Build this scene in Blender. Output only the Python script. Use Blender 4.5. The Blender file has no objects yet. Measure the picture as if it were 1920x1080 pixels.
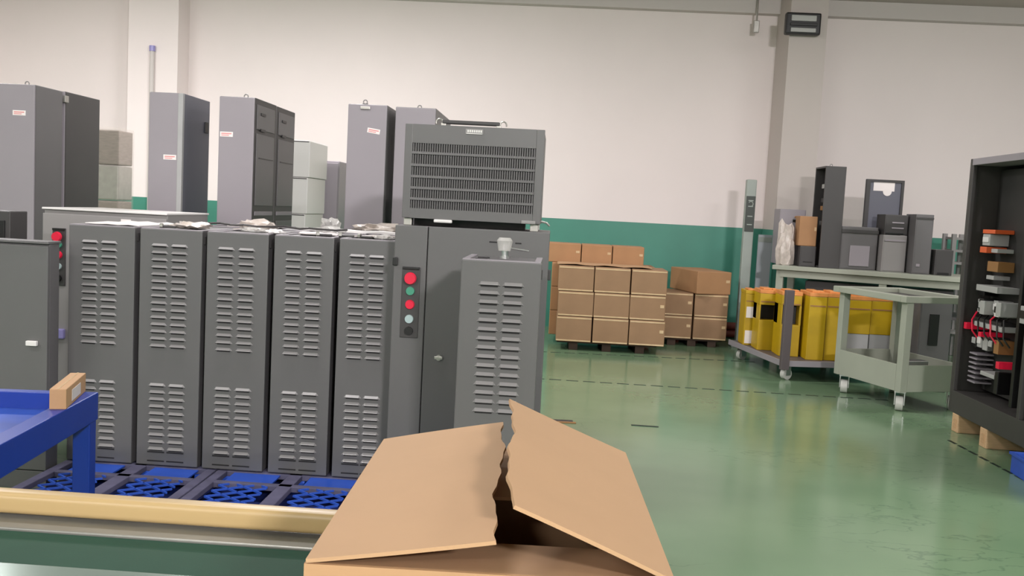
import bpy, bmesh, math, random
from mathutils import Vector, Matrix
random.seed(7)
S = bpy.context.scene
COL = S.collection
R = math.radians

# ------------------------------------------------------------------ camera
cam_d = bpy.data.cameras.new('camera'); cam = bpy.data.objects.new('camera', cam_d); COL.objects.link(cam)
cam_d.sensor_width = 36.0; cam_d.lens = 36.0*1750/1920; cam_d.clip_start = 0.05; cam_d.clip_end = 100
psi, th, rho = R(2.6), R(4.75), R(2.95)
fw = Vector((-math.sin(psi)*math.cos(th), math.cos(psi)*math.cos(th), -math.sin(th)))
r0 = Vector((math.cos(psi), math.sin(psi), 0)); u0 = r0.cross(fw)
rt = r0*math.cos(rho)+u0*math.sin(rho); up = -r0*math.sin(rho)+u0*math.cos(rho)
cam.matrix_world = Matrix(((rt.x, up.x, -fw.x, 0), (rt.y, up.y, -fw.y, 0), (rt.z, up.z, -fw.z, 1.53), (0, 0, 0, 1)))
S.camera = cam

# ------------------------------------------------------------------ world, lamps and added fills, exposure
w = bpy.data.worlds.new('world'); S.world = w; w.use_nodes = True
w.node_tree.nodes['Background'].inputs[0].default_value = (0.8, 0.8, 0.8, 1)
w.node_tree.nodes['Background'].inputs[1].default_value = 0.05
def lamp(name, loc, sx, sy, watt, col=(1.0, 0.955, 0.965), aim=None):
    d = bpy.data.lights.new(name, 'AREA'); d.shape = 'RECTANGLE'; d.size = sx; d.size_y = sy; d.energy = watt; d.color = col
    o = bpy.data.objects.new(name, d); COL.objects.link(o); o.location = loc
    if aim is not None:
        o.rotation_euler = (Vector(aim)-Vector(loc)).to_track_quat('-Z', 'Y').to_euler()
    return o
lamp('key_lamp', (2.9, -5.2, 4.1), 0.9, 0.25, 520, aim=(-0.8, 6.5, 1.2))
for i, (x, y, e) in enumerate([(-2.6, 9.0, 150), (-6.0, 8.6, 130), (1.0, 8.0, 40), (4.6, 8.4, 60), (4.3, 4.5, 130), (-1.6, 4.2, 60), (-4.8, 2.2, 80), (-1.5, -1.0, 20), (-5.0, -5.5, 300), (-1.5, -5.5, 260)]):  # inferred overhead lamps, plus unseen ones added as back fill and louver highlight
    lamp('lamp_and_fill', (x, y, 4.3), 1.2, 0.25, e)
S.view_settings.view_transform = 'Standard'; S.view_settings.look = 'None'
S.view_settings.gamma = 1.0; S.view_settings.use_curve_mapping = False
S.view_settings.exposure = 0.25

# ------------------------------------------------------------------ helpers
def lin(c):
    return tuple((v/255/12.92 if v/255 <= 0.04045 else ((v/255+0.055)/1.055)**2.4) for v in c)
def mat(name, rgb, rough=0.5, metal=0.0, var=0.0, scale=6.0, bump=0.0, bscale=60.0, alpha=None, trans=0.0, spec=0.5, stretch=(1, 1, 1), emit=None, coat=0.0):
    m = bpy.data.materials.new(name); m.use_nodes = True
    nt = m.node_tree; b = nt.nodes['Principled BSDF']
    c = lin(rgb)
    b.inputs['Base Color'].default_value = (*c, 1)
    b.inputs['Roughness'].default_value = rough; b.inputs['Metallic'].default_value = metal
    b.inputs['Specular IOR Level'].default_value = spec
    b.inputs['Coat Weight'].default_value = coat
    b.inputs['Transmission Weight'].default_value = trans
    if emit:
        b.inputs['Emission Color'].default_value = (*lin(emit[0]), 1); b.inputs['Emission Strength'].default_value = emit[1]
    if alpha is not None: b.inputs['Alpha'].default_value = alpha
    if var or bump:
        tc = nt.nodes.new('ShaderNodeTexCoord'); mp = nt.nodes.new('ShaderNodeMapping'); mp.inputs['Scale'].default_value = stretch
        nt.links.new(tc.outputs['Object'], mp.inputs['Vector'])
    if var:
        n = nt.nodes.new('ShaderNodeTexNoise'); n.inputs['Scale'].default_value = scale; n.inputs['Detail'].default_value = 4
        nt.links.new(mp.outputs[0], n.inputs['Vector'])
        r = nt.nodes.new('ShaderNodeValToRGB')
        r.color_ramp.elements[0].position = 0.3; r.color_ramp.elements[1].position = 0.7
        r.color_ramp.elements[0].color = (*[v*(1-var) for v in c], 1); r.color_ramp.elements[1].color = (*[min(1, v*(1+var)) for v in c], 1)
        nt.links.new(n.outputs['Fac'], r.inputs['Fac']); nt.links.new(r.outputs['Color'], b.inputs['Base Color'])
    if bump:
        n2 = nt.nodes.new('ShaderNodeTexNoise'); n2.inputs['Scale'].default_value = bscale; n2.inputs['Detail'].default_value = 3
        nt.links.new(mp.outputs[0], n2.inputs['Vector'])
        bp = nt.nodes.new('ShaderNodeBump'); bp.inputs['Strength'].default_value = bump; bp.inputs['Distance'].default_value = 0.01
        nt.links.new(n2.outputs['Fac'], bp.inputs['Height']); nt.links.new(bp.outputs['Normal'], b.inputs['Normal'])
    return m

class MB:
    """collects solids in one bmesh; build() links them as one object"""
    def __init__(s): s.bm = bmesh.new(); s.mi = 0
    def _mark(s, faces):
        for f in faces: f.material_index = s.mi
    def box(s, x0, x1, y0, y1, z0, z1, bev=0.0, M=None):
        r = bmesh.ops.create_cube(s.bm, size=1.0); vs = r['verts']
        for v in vs: v.co = Vector(((x0+x1)/2+v.co.x*(x1-x0), (y0+y1)/2+v.co.y*(y1-y0), (z0+z1)/2+v.co.z*(z1-z0)))
        if M is not None:
            for v in vs: v.co = M @ v.co
        fs = list({f for v in vs for f in v.link_faces}); s._mark(fs)
        if bev:
            es = list({e for v in vs for e in v.link_edges})
            rr = bmesh.ops.bevel(s.bm, geom=es, offset=bev, segments=2, affect='EDGES', profile=0.6)
            s._mark(rr['faces'])
        return s
    def cyl(s, p0, p1, r0, r1=None, n=16, caps=True):
        p0, p1 = Vector(p0), Vector(p1); d = p1-p0; r1 = r0 if r1 is None else r1
        q = d.to_track_quat('Z', 'Y').to_matrix().to_4x4()
        r = bmesh.ops.create_cone(s.bm, cap_ends=caps, segments=n, radius1=r0, radius2=r1, depth=d.length, matrix=Matrix.Translation((p0+p1)/2) @ q)
        s._mark({f for v in r['verts'] for f in v.link_faces}); return s
    def tube(s, pts, r, n=8):
        pts = [Vector(p) for p in pts]; rings = []
        for i, p in enumerate(pts):
            t = (pts[min(i+1, len(pts)-1)]-pts[max(i-1, 0)]).normalized()
            a = t.orthogonal().normalized() if i == 0 else (rings_a - t*rings_a.dot(t)).normalized()
            rings_a = a; b = t.cross(a)
            rings.append([s.bm.verts.new(p+a*r*math.cos(2*math.pi*k/n)+b*r*math.sin(2*math.pi*k/n)) for k in range(n)])
        fs = []
        for i in range(len(rings)-1):
            for k in range(n): fs.append(s.bm.faces.new((rings[i][k], rings[i][(k+1) % n], rings[i+1][(k+1) % n], rings[i+1][k])))
        fs.append(s.bm.faces.new(rings[0][::-1])); fs.append(s.bm.faces.new(rings[-1])); s._mark(fs); return s
    def prism(s, poly, axis, a, b):
        """polygon in the two other axes extruded along axis from a to b"""
        def P(u, v, t): return {'x': (t, u, v), 'y': (u, t, v), 'z': (u, v, t)}[axis]
        A = [s.bm.verts.new(P(u, v, a)) for u, v in poly]; B = [s.bm.verts.new(P(u, v, b)) for u, v in poly]
        n = len(poly); fs = [s.bm.faces.new(A[::-1]), s.bm.faces.new(B)]
        for i in range(n): fs.append(s.bm.faces.new((A[i], A[(i+1) % n], B[(i+1) % n], B[i])))
        s._mark(fs); return s
    def sheet(s, rows, thick):
        """grid of points (list of rows) given a thickness along its normal"""
        rows = [[Vector(p) for p in r] for r in rows]; nu, nv = len(rows), len(rows[0])
        def nrm(i, j):
            a = rows[min(i+1, nu-1)][j]-rows[max(i-1, 0)][j]; b = rows[i][min(j+1, nv-1)]-rows[i][max(j-1, 0)]
            return a.cross(b).normalized()
        T = [[s.bm.verts.new(rows[i][j]+nrm(i, j)*thick/2) for j in range(nv)] for i in range(nu)]
        B = [[s.bm.verts.new(rows[i][j]-nrm(i, j)*thick/2) for j in range(nv)] for i in range(nu)]
        fs = []
        for i in range(nu-1):
            for j in range(nv-1):
                fs.append(s.bm.faces.new((T[i][j], T[i+1][j], T[i+1][j+1], T[i][j+1])))
                fs.append(s.bm.faces.new((B[i][j], B[i][j+1], B[i+1][j+1], B[i+1][j])))
        for i in range(nu-1):
            for j, k in ((0, 0), (nv-1, 1)):
                q = (T[i][j], B[i][j], B[i+1][j], T[i+1][j]); fs.append(s.bm.faces.new(q if k == 0 else q[::-1]))
        for j in range(nv-1):
            for i, k in ((0, 1), (nu-1, 0)):
                q = (T[i][j], B[i][j], B[i][j+1], T[i][j+1]); fs.append(s.bm.faces.new(q if k == 0 else q[::-1]))
        s._mark(fs); return s
    def mesh(s, name, mats):
        bmesh.ops.recalc_face_normals(s.bm, faces=s.bm.faces)
        me = bpy.data.meshes.new(name); s.bm.to_mesh(me); s.bm.free()
        for m in (mats if isinstance(mats, (list, tuple)) else [mats]): me.materials.append(m)
        return me
    def build(s, name, mats, parent=None, smooth=False):
        return put(name, s.mesh(name, mats), parent, smooth)

def put(name, me, parent=None, smooth=False, loc=None):
    o = bpy.data.objects.new(name, me); COL.objects.link(o)
    if smooth:
        for p in me.polygons: p.use_smooth = True
        me.set_sharp_from_angle(angle=R(35))
    if parent is not None: o.parent = parent
    if loc is not None: o.location = loc
    return o
def tag(o, label, cat, group=None):
    o['label'] = label; o['category'] = cat
    if group: o['group'] = group
    return o
def thing(name, label, cat, loc=(0, 0, 0), rz=0.0, group=None):
    o = bpy.data.objects.new(name, None); COL.objects.link(o); o.empty_display_size = 0.1
    o.location = loc; o.rotation_euler = (0, 0, rz)
    return tag(o, label, cat, group)
def structure(o): o['kind'] = 'structure'; return o
def stuff(o): o['kind'] = 'stuff'; return o

# ------------------------------------------------------------------ materials
M = {}
M['wall'] = mat('wall_paint', (236, 226, 224), 0.75, var=0.015, scale=1.2)
M['column'] = mat('column_grey', (196, 187, 182), 0.75, var=0.02, scale=1.2)  # right column only, greyer than the wall colour
M['green'] = mat('dado_paint', (66, 136, 118), 0.45, var=0.05, scale=2.0)
M['ceiling'] = mat('ceiling_paint', (192, 183, 178), 0.8)
M['beam'] = mat('beam_paint', (206, 199, 196), 0.7)
M['grey'] = mat('grey_powder_coat', (100, 98, 99), 0.42, var=0.03, scale=3.0, bump=0.02, bscale=500)
M['greyfront'] = mat('grey_front_coat', (98, 97, 97), 0.38, var=0.03, scale=2.0, bump=0.02, bscale=500)
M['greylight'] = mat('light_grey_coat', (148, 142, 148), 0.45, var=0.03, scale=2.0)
M['greypale'] = mat('pale_grey_coat', (142, 139, 138), 0.45, var=0.03, scale=2.0)
M['bluegrey'] = mat('blue_grey_coat', (100, 101, 112), 0.4, var=0.04, scale=2.0)
M['louver'] = mat('louver_highlight', (150, 148, 148), 0.3)  # body metal made lighter, overhead highlights put into the colour
M['dark'] = mat('dark_recess', (30, 28, 29), 0.7)
M['darkgrey'] = mat('dark_grey_coat', (62, 60, 60), 0.45, var=0.04, scale=3)
M['rack'] = mat('rack_coat', (62, 60, 58), 0.5, var=0.05, scale=3)
M['rackin'] = mat('rack_inner', (38, 37, 35), 0.6, var=0.1, scale=6)
M['black'] = mat('black_plastic', (18, 17, 18), 0.4)
M['white'] = mat('white_plastic', (225, 222, 220), 0.4)
M['label'] = mat('label_paper', (240, 232, 230), 0.6)
M['pink'] = mat('label_print', (222, 150, 150), 0.6)
M['red'] = mat('red_button', (214, 30, 62), 0.3, emit=((220, 30, 60), 0.12))  # faint lamp glow put into the red, on stop buttons and wires too
M['greenbtn'] = mat('green_button', (70, 150, 122), 0.35)
M['palebtn'] = mat('pale_button', (170, 190, 190), 0.3)
M['steel'] = mat('steel', (190, 190, 190), 0.28, metal=0.9)
M['zinc'] = mat('zinc', (176, 174, 168), 0.35, metal=0.7, var=0.08, scale=20)
M['blue'] = mat('blue_steel_paint', (10, 50, 142), 0.38, var=0.05, scale=4)
M['bluetray'] = mat('blue_tray', (40, 74, 160), 0.28, var=0.25, scale=5)
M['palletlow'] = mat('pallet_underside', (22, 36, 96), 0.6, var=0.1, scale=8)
M['pallet'] = mat('blue_pallet_plastic', (44, 84, 186), 0.45, var=0.1, scale=8)
M['dust'] = mat('dusty_deck', (86, 84, 108), 0.7, var=0.25, scale=9)
M['card'] = mat('cardboard', (176, 138, 100), 0.72, var=0.035, scale=5, bump=0.04, bscale=40, stretch=(1, 1, 4))
M['cardin'] = mat('cardboard_flap', (180, 144, 108), 0.72, var=0.035, scale=5, bump=0.05, bscale=30)
M['cardedge'] = mat('cardboard_edge', (190, 150, 112), 0.85, var=0.2, scale=90)
M['carton'] = mat('carton_brown', (148, 116, 86), 0.7, var=0.06, scale=6, bump=0.06, bscale=25)
M['carton2'] = mat('carton_tan', (166, 124, 86), 0.7, var=0.06, scale=6)
M['tape'] = mat('packing_tape', (206, 178, 140), 0.2, var=0.1, scale=12)
M['film'] = mat('stretch_film', (206, 196, 186), 0.15, alpha=0.16)
M['wood'] = mat('pallet_wood', (196, 158, 118), 0.7, var=0.12, scale=14, stretch=(1, 6, 6))
M['woodblk'] = mat('wood_block', (206, 170, 130), 0.7, var=0.1, scale=14, stretch=(1, 6, 6))
M['darkwood'] = mat('dark_pallet', (62, 46, 36), 0.8, var=0.15, scale=10)
M['cream'] = mat('cream_rail', (182, 156, 110), 0.35, var=0.03, scale=3, stretch=(0.4, 3, 3))
M['alu'] = mat('aluminium', (140, 140, 134), 0.4, metal=0.5, var=0.12, scale=18, stretch=(0.3, 1, 1))
M['belt'] = mat('green_belt', (28, 66, 50), 0.7, spec=0.25, var=0.05, scale=10, bump=0.05, bscale=400)
M['plate'] = mat('steel_plate', (150, 168, 160), 0.22, metal=0.6, var=0.06, scale=2)
M['yellow'] = mat('yellow_board', (186, 152, 6), 0.45, var=0.08, scale=5)
M['orange'] = mat('orange_board', (216, 140, 74), 0.5, var=0.12, scale=14)
M['whitebox'] = mat('white_board', (168, 168, 168), 0.6, var=0.05, scale=6)
M['cart'] = mat('cart_grey_green', (158, 162, 148), 0.45, var=0.04, scale=3)
M['post'] = mat('post_grey', (152, 160, 154), 0.5, var=0.06, scale=4)
M['sign'] = mat('sign_dark', (58, 64, 60), 0.5)
M['cartdark'] = mat('cart_dark', (88, 80, 82), 0.5, var=0.05, scale=4)
M['wheel'] = mat('caster_wheel', (196, 196, 190), 0.35, var=0.05, scale=20)
M['plastic'] = mat('clear_bag', (214, 212, 208), 0.12, alpha=0.5, bump=0.4, bscale=30)
M['bag'] = mat('pale_bag', (196, 186, 178), 0.3, var=0.12, scale=25, bump=0.4, bscale=40)
M['paper'] = mat('paper_sheet', (206, 198, 196), 0.6, var=0.06, scale=9)
M['orangep'] = mat('contactor_orange', (222, 96, 46), 0.5)
M['brownp'] = mat('resistor_brown', (150, 108, 62), 0.6)
M['greyp'] = mat('device_grey', (172, 172, 170), 0.4)
M['lilac'] = mat('lilac_plastic', (150, 144, 200), 0.3)
M['mark'] = mat('floor_mark', (22, 40, 30), 0.5)
M['wrapgrey'] = mat('wrapped_grey', (134, 124, 116), 0.5, var=0.15, scale=14, stretch=(1, 1, 5))
M['vent'] = mat('vent_mesh', (92, 90, 91), 0.5)
M['ventback'] = mat('vent_backing', (62, 60, 61), 0.7)

def floor_material():
    m = bpy.data.materials.new('epoxy_floor'); m.use_nodes = True; nt = m.node_tree; b = nt.nodes['Principled BSDF']
    tc = nt.nodes.new('ShaderNodeTexCoord')
    def noise(sc, det, st=(1, 1, 1)):
        mp = nt.nodes.new('ShaderNodeMapping'); mp.inputs['Scale'].default_value = st; nt.links.new(tc.outputs['Object'], mp.inputs[0])
        n = nt.nodes.new('ShaderNodeTexNoise'); n.inputs['Scale'].default_value = sc; n.inputs['Detail'].default_value = det
        nt.links.new(mp.outputs[0], n.inputs['Vector']); return n
    big = noise(0.9, 3); r = nt.nodes.new('ShaderNodeValToRGB')
    r.color_ramp.elements[0].position = 0.35; r.color_ramp.elements[1].position = 0.65
    r.color_ramp.elements[0].color = (*lin((104, 131, 101)), 1); r.color_ramp.elements[1].color = (*lin((116, 142, 110)), 1)
    nt.links.new(big.outputs['Fac'], r.inputs['Fac'])
    # thin dark scuff lines
    sc = noise(2.2, 5, (1, 2.2, 1)); s2 = nt.nodes.new('ShaderNodeValToRGB')
    e = s2.color_ramp.elements; e[0].position = 0.485; e[0].color = (0, 0, 0, 1); e[1].position = 0.5; e[1].color = (1, 1, 1, 1)
    e2 = s2.color_ramp.elements.new(0.515); e2.color = (0, 0, 0, 1)
    nt.links.new(sc.outputs['Fac'], s2.inputs['Fac'])
    pat = noise(0.7, 2); s3 = nt.nodes.new('ShaderNodeValToRGB'); s3.color_ramp.elements[0].position = 0.5; s3.color_ramp.elements[1].position = 0.62
    nt.links.new(pat.outputs['Fac'], s3.inputs['Fac'])
    mu = nt.nodes.new('ShaderNodeMath'); mu.operation = 'MULTIPLY'; nt.links.new(s2.outputs['Color'], mu.inputs[0]); nt.links.new(s3.outputs['Color'], mu.inputs[1])
    mu2 = nt.nodes.new('ShaderNodeMath'); mu2.operation = 'MULTIPLY'; mu2.inputs[1].default_value = 0.5; nt.links.new(mu.outputs[0], mu2.inputs[0])
    mx = nt.nodes.new('ShaderNodeMix'); mx.data_type = 'RGBA'; nt.links.new(mu2.outputs[0], mx.inputs['Factor'])
    nt.links.new(r.outputs['Color'], mx.inputs['A']); mx.inputs['B'].default_value = (*lin((74, 98, 80)), 1)
    nt.links.new(mx.outputs['Result'], b.inputs['Base Color'])
    b.inputs['Roughness'].default_value = 0.16; b.inputs['Specular IOR Level'].default_value = 0.5
    bn = noise(3.0, 2); bp = nt.nodes.new('ShaderNodeBump'); bp.inputs['Strength'].default_value = 0.10; bp.inputs['Distance'].default_value = 0.01
    nt.links.new(bn.outputs['Fac'], bp.inputs['Height']); nt.links.new(bp.outputs['Normal'], b.inputs['Normal'])
    return m
M['floor'] = floor_material()

# ------------------------------------------------------------------ the room
floor = structure(MB().box(-8, 8, -8, 12.7, -0.1, 0).build('floor', M['floor']))
structure(MB().box(-8, 8, -8, 12.7, 4.41, 4.5).build('ceiling', M['ceiling']))
def wall(name, x0, x1, y0, y1, paint='wall'):
    mb = MB(); mb.box(x0, x1, y0, y1, 1.455, 4.41); mb.mi = 1; mb.box(x0, x1, y0, y1, 0, 1.455)
    return structure(mb.build(name, [M[paint], M['green']]))
wall('wall_back', -8, 8, 12.5, 12.7)
wall('wall_left', -8.2, -8, -8, 12.7); wall('wall_right', 8, 8.2, -8, 12.7); wall('wall_front', -8, 8, -8.2, -8)
wall('wall_column_left', -5.72, -5.06, 12.13, 12.5).name = 'trim_1'
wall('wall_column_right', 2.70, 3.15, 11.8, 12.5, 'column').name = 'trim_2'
structure(MB().box(-8, -5.72, 12.36, 12.5, 4.21, 4.41).build('trim_3', M['beam']))
structure(MB().box(-5.06, 2.70, 12.36, 12.5, 4.21, 4.41).build('trim_4', M['beam']))
structure(MB().box(3.15, 8, 12.36, 12.5, 4.21, 4.41).build('trim_5', M['beam']))
# dashed lines on the floor
dash = MB().box(-0.055, 0.055, -0.011, 0.011, 0, 0.002).mesh('floor_dash', M['mark'])
def dashes(x0, y0, x1, y1, step=0.15):
    n = int(math.hypot(x1-x0, y1-y0)/step); a = math.atan2(y1-y0, x1-x0)
    for i in range(n+1):
        o = put('floor_dash', dash, floor, loc=(x0+(x1-x0)*i/n, y0+(y1-y0)*i/n, 0.0)); o.rotation_euler = (0, 0, a)
dashes(-0.1, 8.50, 3.0, 8.46); dashes(-0.1, 10.17, 2.2, 10.33); dashes(2.98, 6.9, 3.06, 5.2)
pipe = thing('wall_conduit', 'thin pale conduit running down the front of the left wall column', 'pipe', (-5.385, 12.10, 0))
MB().cyl((0, 0, 0), (0, 0, 3.35), 0.03, n=12).build('tube', M['beam'], pipe, True)
MB().cyl((0, 0, 3.35), (0, 0, 3.42), 0.038, n=12).build('cap', M['lilac'], pipe, True)
# wall speaker / floodlight on the right column
fl = thing('flood_light', 'black wall floodlight with two pale panes high on the right column', 'lamp', (2.83, 11.8, 3.96))
MB().box(-0.21, 0.21, -0.14, -0.03, -0.13, 0.13, 0.02).build('housing', M['black'], fl)
MB().box(-0.15, 0.15, -0.152, -0.138, 0.025, 0.095, 0.008).build('pane', M['greyp'], fl)
MB().box(-0.15, 0.15, -0.152, -0.138, -0.105, -0.055, 0.008).build('pane', M['greyp'], fl)
MB().box(-0.16, 0.16, -0.16, -0.138, -0.03, 0.0, 0.004).build('bar', M['black'], fl)
MB().box(-0.05, 0.05, -0.035, 0.0, -0.06, 0.06).build('bracket', M['darkgrey'], fl)
hk = thing('ceiling_hook', 'small grey clamp hanging from the beam left of the floodlight', 'fixture', (2.39, 12.3, 4.0))
MB().cyl((0, 0, 0.1), (0, 0, 0.41), 0.012, n=8).build('rod', M['zinc'], hk, True)
MB().box(-0.035, 0.035, -0.03, 0.03, -0.05, 0.1, 0.008).build('clamp', M['zinc'], hk)

# ------------------------------------------------------------------ shared pieces of the cabinets
def louver_mesh(wd, ht=0.022, pr=0.014):
    """pressed hood: back edge flush at the top, lower lip standing proud, dark mouth beneath"""
    mb = MB(); bm = mb.bm; h = wd/2; c = 0.012
    A = [bm.verts.new(p) for p in ((-h+c, 0, ht), (h-c, 0, ht), (h, 0, 0), (h-c, -pr, 0.004), (-h+c, -pr, 0.004), (-h, 0, 0))]
    f = [bm.faces.new((A[0], A[4], A[3], A[1])), bm.faces.new((A[1], A[3], A[2])), bm.faces.new((A[0], A[5], A[4]))]
    g = bm.faces.new((A[5], A[2], A[3], A[4])); g.material_index = 1
    r = bm.faces.new((A[0], A[1], A[2], A[5]))
    B = [bm.verts.new(p) for p in ((-h+c, -0.0006, -0.006), (h-c, -0.0006, -0.006), (h-c, -0.0006, 0.0), (-h+c, -0.0006, 0.0))]
    q = bm.faces.new(B); q.material_index = 1  # dark colour carries the shade under the lip and just below it
    me = bpy.data.meshes.new('louver'); bm.to_mesh(me); bm.free()
    me.materials.append(M['louver']); me.materials.append(M['dark']); return me
LOUV = louver_mesh(0.093, 0.015, 0.015)
LOUV7 = louver_mesh(0.094, 0.016, 0.016)
SLOT = MB().box(-0.045, 0.045, -0.001, 0.001, -0.0035, 0.0035).mesh('base_slot', M['dark'])

def louver_cabinet(name, label, x0, x1, y0, depth, z0, z1, cols, banks, me=None, detail=True, group=None):
    cx = (x0+x1)/2; W = x1-x0; H = z1-z0
    t = thing(name, label, 'cabinet', (cx, y0, z0), 0, group)
    h = W/2
    MB().box(-h+0.006, h-0.006, 0.02, depth, 0.0, H-0.004, 0.004).build('body', M['grey'], t)
    MB().box(-h, h, 0.0, 0.022, 0.006, H-0.002, 0.005).build('front_panel', M['greyfront'], t)
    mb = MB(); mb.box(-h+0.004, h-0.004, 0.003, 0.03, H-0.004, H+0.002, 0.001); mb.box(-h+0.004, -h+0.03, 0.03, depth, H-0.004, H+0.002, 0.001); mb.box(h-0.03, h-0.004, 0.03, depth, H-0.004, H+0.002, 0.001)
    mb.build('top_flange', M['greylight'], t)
    if detail:
        for (za, zb, n) in banks:
            for k in range(n):
                z = zb-(zb-za)*k/(n-1)-z0-0.018
                for c in cols: put('louver', me or LOUV, t, loc=(c-cx, 0.0, z))
        for zz in (0.028, 0.075):
            for c in cols: put('base_slot', SLOT, t, loc=(c-cx, 0.0, zz))
        MB().box(h-0.001, h+0.004, 0.03, 0.05, H-0.07, H-0.03).build('hinge', M['darkgrey'], t)
    return t

Z0, Z1 = 0.11, 1.345
specs = [
    (-2.495, -2.150, (-2.385, -2.285), 'grey louvered cabinet at the left end of the front row, beside the blue table'),
    (-2.123, -1.800, (-2.020, -1.918), 'second grey louvered cabinet from the left in the front row'),
    (-1.776, -1.458, (-1.676, -1.570), 'middle grey louvered cabinet of the front row, its lower louvers catching light'),
    (-1.428, -1.122, (-1.327, -1.222), 'fourth grey louvered cabinet from the left in the front row'),
    (-1.094, -0.797, (-1.000, -0.902), 'narrow grey louvered cabinet tight against the big cabinet with red buttons')]
for x0, x1, cols, lab in specs:
    louver_cabinet('louvered_cabinet', lab, x0, x1, 4.67, 0.74, Z0, Z1, cols, [(0.755, 1.272, 15), (0.215, 0.550, 10)], group='louvered cabinets of the front row')
rear = [(-2.123, -1.80, 'second'), (-1.776, -1.458, 'third'), (-1.428, -1.122, 'fourth'), (-1.094, -0.797, 'rightmost')]
for x0, x1, n in rear:
    louver_cabinet('low_cabinet', 'low grey cabinet in the back row, top showing behind the %s louvered front cabinet' % n, x0, x1, 5.46, 0.72, Z0, Z1, (), (), detail=False, group='low cabinets of the back row')

# pallets under the cabinets
def plastic_pallet(label, x0, x1, y0, y1, z1=0.11, group='blue plastic pallets under the cabinets'):
    W, D = x1-x0, y1-y0
    t = thing('plastic_pallet', label, 'pallet', (x0, y0, 0), 0, group)
    # deck border and cross straps (dusty), with square pockets let in between
    mb = MB(); zt, zb = z1, z1-0.028; b = 0.05
    mb.box(0, W, 0, b, zb, zt, 0.004); mb.box(0, W, D-b, D, zb, zt, 0.004); mb.box(0, b, b, D-b, zb, zt, 0.004); mb.box(W-b, W, b, D-b, zb, zt, 0.004)
    mb.box(W/2-0.035, W/2+0.035, b, D-b, zb, zt, 0.004)
    for yy in (0.33, 0.47): mb.box(b, W-b, yy*D-0.02, yy*D+0.02, zb, zt, 0.003)
    mb.build('deck_frame', M['dust'], t)
    # pockets: flat blue plates set a little below the deck
    for (px0, px1) in ((b+0.04, W/2-0.08), (W/2+0.08, W-b-0.04)):
        MB().box(px0, px1, 0.33*D+0.02, 0.47*D-0.02, zt-0.014, zt-0.006).build('pocket_plate', M['pallet'], t)
        mb = MB()
        for s in (-1, 1):
            for k in range(-8, 12):
                ya, yb = b, 0.33*D-0.01
                xa = px0+k*0.125; xb = xa+s*(yb-ya)*1.35
                ua, ub = sorted(((px0-xa)/(xb-xa), (px1-xa)/(xb-xa))); ua, ub = max(0, ua), min(1, ub)   # kept within the pocket
                if ub-ua < 0.05: continue
                xA, yA, xB, yB = xa+(xb-xa)*ua, ya+(yb-ya)*ua, xa+(xb-xa)*ub, ya+(yb-ya)*ub; L = math.hypot(xB-xA, yB-yA)
                Mx = Matrix.Translation(((xA+xB)/2, (yA+yB)/2, 0)) @ Matrix.Rotation(math.atan2(yB-yA, xB-xA), 4, 'Z')
                mb.box(-L/2, L/2, -0.004, 0.004, zt-0.010, zt-0.001, M=Mx)
        stuff(mb.build('lattice', M['pallet'], t))
        mb = MB(); mb.box(px0, px1, 0.47*D+0.02, D-b, zb, zt-0.004); mb.build('rear_deck', M['dust'], t)
    for fx in (0.06, W/2, W-0.06):
        for fy in (0.08, D/2, D-0.08): MB().box(fx-0.05, fx+0.05, fy-0.07, fy+0.07, 0.0, zb, 0.006).build('foot', M['pallet'], t)
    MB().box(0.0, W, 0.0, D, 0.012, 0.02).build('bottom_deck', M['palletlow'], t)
    return t
plastic_pallet('blue lattice pallet under the two leftmost louvered cabinets', -2.50, -1.70, 4.02, 5.44)
plastic_pallet('blue lattice pallet under the middle louvered cabinets', -1.69, -0.87, 4.02, 5.44)
plastic_pallet('blue lattice pallet under the big cabinet with red buttons', -0.86, -0.02, 3.70, 5.42)
plastic_pallet('blue pallet under the left half of the low back row', -2.28, -1.47, 5.45, 6.22)
plastic_pallet('blue pallet under the right half of the low back row', -1.44, -0.6, 5.45, 6.22)

# ------------------------------------------------------------------ big cabinet with buttons
def button_strip(t, x0, x1, z0, z1, y, seq):
    MB().box(x0, x1, y-0.008, y+0.002, z0, z1, 0.003).build('switch_plate', M['darkgrey'], t)
    MB().box(x0+0.004, x1-0.004, y-0.02, y-0.004, z1-0.012, z1, 0.002).build('plate_hood', M['black'], t)
    cx = (x0+x1)/2
    for kind, z in seq:
        mm = {'red': M['red'], 'green': M['greenbtn'], 'pale': M['palebtn'], 'black': M['black'], 'lamp': M['red']}[kind]
        mb = MB()
        if kind == 'red':
            mb.cyl((cx, y-0.006, z), (cx, y-0.03, z), 0.017, n=16); mb.cyl((cx, y-0.028, z), (cx, y-0.045, z), 0.030, 0.026, n=20)
            mb.build('stop_button', mm, t, True)
        else:
            mb.cyl((cx, y-0.006, z), (cx, y-0.022, z), 0.024 if kind == 'lamp' else 0.021, 0.02, n=18)
            mb.build('push_button', mm, t, True)
big = thing('control_cabinet', 'big grey control cabinet with red stop button strip, carrying the vented unit', 'cabinet', (-0.41, 4.5, 0.11))
bw = 0.375
MB().box(-bw+0.004, bw-0.004, 0.02, 0.60, 0, 1.322, 0.005).build('body', M['grey'], big)
MB().box(-bw, -0.216, 0.0, 0.022, 0.004, 1.322, 0.005).build('side_panel', M['greyfront'], big)
MB().box(-0.212, bw, 0.0, 0.022, 0.004, 1.322, 0.005).build('door', M['greyfront'], big)
button_strip(big, -0.331, -0.243, 0.775, 1.122, 0.0, [('red', 1.067), ('green', 1.005), ('lamp', 0.938), ('pale', 0.868), ('black', 0.81)])
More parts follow.
